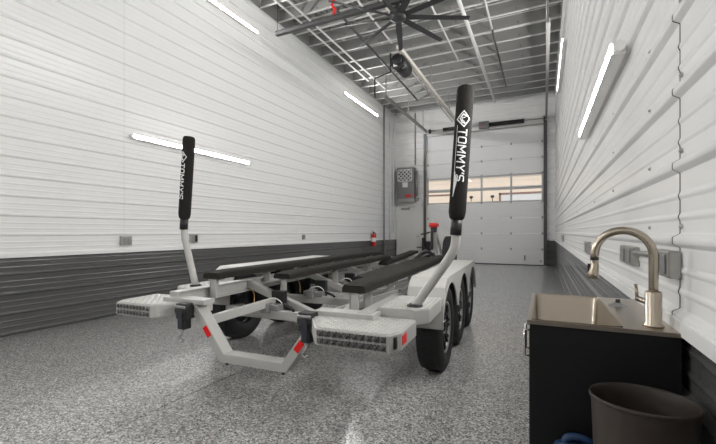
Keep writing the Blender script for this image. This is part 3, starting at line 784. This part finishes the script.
# grey wall unit by the back corner
t = thing('wall_heater', 'grey wall heater with a white lattice grille above the pale door', 'heater', (-5.03, YB-.02, 2.45))
MB().box((-.36, -.36, .0), (.36, 0, 1.36)).build('cabinet', M['graybox'], t, bevel=.012)
MB().box((-.37, -.37, -.03), (.37, 0, .10)).build('base_tray', M['zinc'], t, bevel=.008)
gr = MB().box((-.31, -.368, .80), (.27, -.36, 1.28)).build('grille_back', M['black'], t)
mb = MB()
for k in range(-4, 7):
    for sgn in (1, -1):
        # lattice bars clipped to the frame
        x0, z0, x1, z1 = -.30, .81, .26, 1.27
        c = x0+k*.16 if sgn > 0 else x1-k*.16
        pa = []; 
        for tt in (0, 1):
            zt = z0+(z1-z0)*tt; pa.append([c+sgn*(zt-z0), zt])
        (ax, az), (bx, bz) = pa
        def clip(px, pz):
            if px < x0: return x0, z0+(x0-c)*sgn
            if px > x1: return x1, z0+(x1-c)*sgn
            return px, pz
        a, b2 = clip(ax, az), clip(bx, bz)
        if (a[0]-b2[0])**2+(a[1]-b2[1])**2 < .002 or not (z0-.01 <= a[1] <= z1+.01) or not (z0-.01 <= b2[1] <= z1+.01): continue
        mb.bar((a[0], -.374, a[1]), (b2[0], -.374, b2[1]), .042, .008, up=(0, 1, 0))
for a, b2 in (((-.33, .79), (.29, .83)), ((-.33, 1.25), (.29, 1.29)), ((-.33, .79), (-.29, 1.29)), ((.25, .79), (.29, 1.29))): mb.box((a[0], -.38, a[1]), (b2[0], -.366, b2[1]))
mb.build('lattice_grille', M['white'], t)
MB().box((-.12, -.366, .56), (.10, -.36, .76)).build('notice', M['text'], t)['label'] = 'white paper notice'
MB().box((.0, -.366, .16), (.24, -.36, .27)).build('warning_label', M['red'], t, bevel=.004)['label'] = 'red warning label'
MB().box((.36, -.30, .16), (.364, -.22, .30)).build('side_label', M['red'], t)
MB().tube([(.42, -.2, .2), (.42, -.2, 1.2)], .05, 10).box((.40, -.28, .02), (.50, -.1, .12)).build('side_pipe', M['graymetal'], t)
# bumper box at the foot of the left door track
t = thing('track_guard', 'black guard box at the foot of the left garage door track', 'guard', (-4.22, YB-.2, .42))
MB().box((-.14, -.12, 0), (.0, .06, .56)).build('post_plate', M['black'], t, bevel=.01)
MB().box((.02, -.16, .0), (.20, .02, .42)).build('motor_box', M['blackmetal'], t, bevel=.01)
MB().tube([(-.14, -.05, .18), (-.36, -.08, .17)], .02, 8).build('release_bar', M['black'], t)
# pipes and conduits
def pipe(name, pts, r, m, label, cat='pipe', group=None):
    o = MB().tube(pts, r, 10).build(name, M[m]); return tag(o, label, cat, group)
pipe('wall_conduit', [(XL+.05, 13.75, .05), (XL+.05, 13.75, 6.05)], .03, 'graymetal', 'grey vertical conduit running up the left wall just past the fire extinguisher', 'conduit')
pipe('wall_conduit', [(XL+.06, 14.35, .9), (XL+.06, 14.35, 6.05)], .025, 'trimw', 'white vertical conduit on the left wall, second before the back corner', 'conduit')
pipe('wall_conduit', [(XL+.06, 14.75, 1.2), (XL+.06, 14.75, 6.05)], .02, 'trimw', 'white vertical conduit on the left wall closest to the back corner', 'conduit')
pipe('wall_conduit', [(-4.72, YB-.05, 3.95), (-4.72, YB-.05, 5.6), (-4.72, YB-.05, 6.05)], .02, 'graymetal', 'grey conduit running up the back wall above the wall heater', 'conduit')
pipe('ceiling_pipe', [(-5.04, YF, 6.03), (-5.04, 11.2, 6.03)], .024, 'white', 'white ceiling pipe closest to the left wall', 'pipe')
pipe('ceiling_pipe', [(-4.80, YF, 6.03), (-4.80, 12.2, 6.03)], .024, 'white', 'white ceiling pipe second from the left wall')
pipe('ceiling_pipe', [(-1.52, YF, 5.98), (-1.60, 14.9, 5.98)], .045, 'white', 'thick white pipe crossing the joists right of the fan')
pipe('ceiling_pipe', [(-1.07, YF, 6.02), (-1.10, 9.6, 6.02)], .022, 'white', 'thin white pipe right of the thick ceiling pipe')
pipe('ceiling_conduit', [(-1.10, 9.65, 6.02), (-1.12, 13.6, 6.02)], .024, 'darkbar', 'dark conduit carrying on from the thin white ceiling pipe', 'conduit')
pipe('ceiling_pipe', [(-2.14, YF, 6.03), (-2.16, 11.0, 6.03)], .022, 'white', 'thin white ceiling pipe just right of the fan hub')
pipe('ceiling_conduit', [(-4.05, 7.2, 6.02), (-4.15, 13.6, 6.02)], .03, 'darkbar', 'dark conduit along the ceiling left of the door opener', 'conduit')
pipe('ceiling_pipe', [(-3.48, YF, 6.02), (-3.48, 9.2, 6.02)], .022, 'white', 'thin white ceiling pipe left of the opener rail')
pipe('drop_conduit', [(-3.75, 9.81, 6.07), (-3.75, 9.81, 5.55), (-4.25, 9.9, 5.50), (-4.25, 9.9, 4.95)], .022, 'black', 'black bent conduit dropping below the ceiling by the opener motor', 'conduit')
pipe('ceiling_pipe', [(.06, YF, 5.85), (.07, 10.6, 5.85)], .024, 'white', 'white ceiling pipe closest to the right wall')
pipe('ceiling_pipe', [(.17, YF, 5.9), (.18, 8.6, 5.9)], .024, 'white', 'short white pipe in the ceiling corner over the right wall')
# sensor bracket heads
# door opener and its rail
t = thing('door_opener', 'black garage door opener motor under its long pale rail', 'door opener', (-3.05, 8.75, 5.2))
MB().box((-.14, -.28, -.16), (.14, .30, .12)).build('motor_housing', M['black'], t, bevel=.06)
MB().tube([(0, -.33, -.04), (0, .26, -.04)], .175, 20).build('motor', M['black'], t)
MB().lathe([(0, -.37), (.10, -.37), (.12, -.33)], (0, 0, -.02), 'y', 16).build('motor_cap', M['blackmetal'], t)
MB().box((-.10, -.34, -.16), (.0, -.30, -.05)).build('control_box', M['white'], t, bevel=.01)
MB().bar((-.17, .1, -.15), (.17, -.1, .06), .03, .03).bar((-.17, -.2, -.18), (.16, -.25, -.18), .03, .03).build('clamp_strap', M['zinc'], t)
MB().box((.07, -.6, .10), (.16, YB-8.77, .20)).build('rail', M['beige'], t)
MB().tube([(.02, .3, .08), (.02, YB-9.6, .085)], .018, 8).build('chain', M['zinc'], t)
for yy in (-.4, 2.2, 4.6): MB().box((.10, yy, .2), (.13, yy+.03, .9)).build('hanger', M['zinc'], t)
tag(MB().box((-3.05, YF, 5.98), (-2.93, 8.2, 6.06)).build('ceiling_beam', M['beige']), 'pale beam under the joists passing above the fan hub', 'beam')
# overhead dark rail hung from the ceiling, with red strap
t = thing('overhead_rail', 'dark grey rail hung crosswise below the joists left of the fan', 'rail', (-3.8, 6.60, 5.40))
MB().box((-1.30, -.03, -.035), (2.0, .03, .035)).box((-1.3, -.045, -.04), (2.0, .045, -.03)).box((-1.3, -.045, .03), (2.0, .045, .04)).build('rail', M['darkbar'], t)
MB().tube([(-1.29, 0, -.0), (-1.315, 0, 0)], .045, 12).build('end_cap', M['graymetal'], t)
for x in (-1.27, .6, 1.9): MB().tube([(x, 0, .05), (x, 0, .70)], .006, 6).build('hanger_rod', M['blackmetal'], t)
pipe('red_strap', [(-3.72, 6.60, 5.475), (-3.68, 6.60, 5.55), (-3.75, 6.60, 5.66), (-3.70, 6.60, 5.78), (-3.78, 6.60, 6.05)], .028, 'red', 'red strap looped over the overhead rail below the joists', 'strap')
# ceiling fan with nine blades
t = thing('ceiling_fan', 'large black ceiling fan with nine straight blades', 'fan', (-2.44, 6.77, 5.2))
MB().lathe([(0, -.06), (.09, -.06), (.15, -.03), (.16, .06), (.12, .16), (.05, .2), (0, .2)], (0, 0, 0), 'z', 24).build('hub', M['fan'], t)
MB().tube([(0, 0, .18), (0, 0, 1.06)], .03, 12).build('down_rod', M['fan'], t)
MB().lathe([(.0, .86), (.08, .86), (.06, .72), (.03, .70)], (0, 0, 0), 'z', 16).build('canopy', M['fan'], t)
for k in range(9):
    a = math.radians(27+40*k); d = Vector((math.cos(a), math.sin(a), 0)); r = Vector((-d.y, d.x, 0))
    mb = MB(); vs = []
    for dist, wd in ((.12, .11), (.5, .12), (1.34, .085)):
        for s, dz in ((-1, .016), (-.2, .032), (1, -.012), (-.2, .008)): vs.append(d*dist+r*s*wd/2+Vector((0, 0, dz)))
    mb.add(vs, [(i*4+j, i*4+(j+1) % 4, i*4+4+(j+1) % 4, i*4+4+j) for i in range(2) for j in range(4)]+[(3, 2, 1, 0), (8, 9, 10, 11)])
    mb.build('blade', M['fan'], t)
for s in (-1, 1): MB().tube([(0, 0, .12), (.62*s+.1, .25*s+.35, .88)], .006, 6).build('guy_wire', M['white'], t)
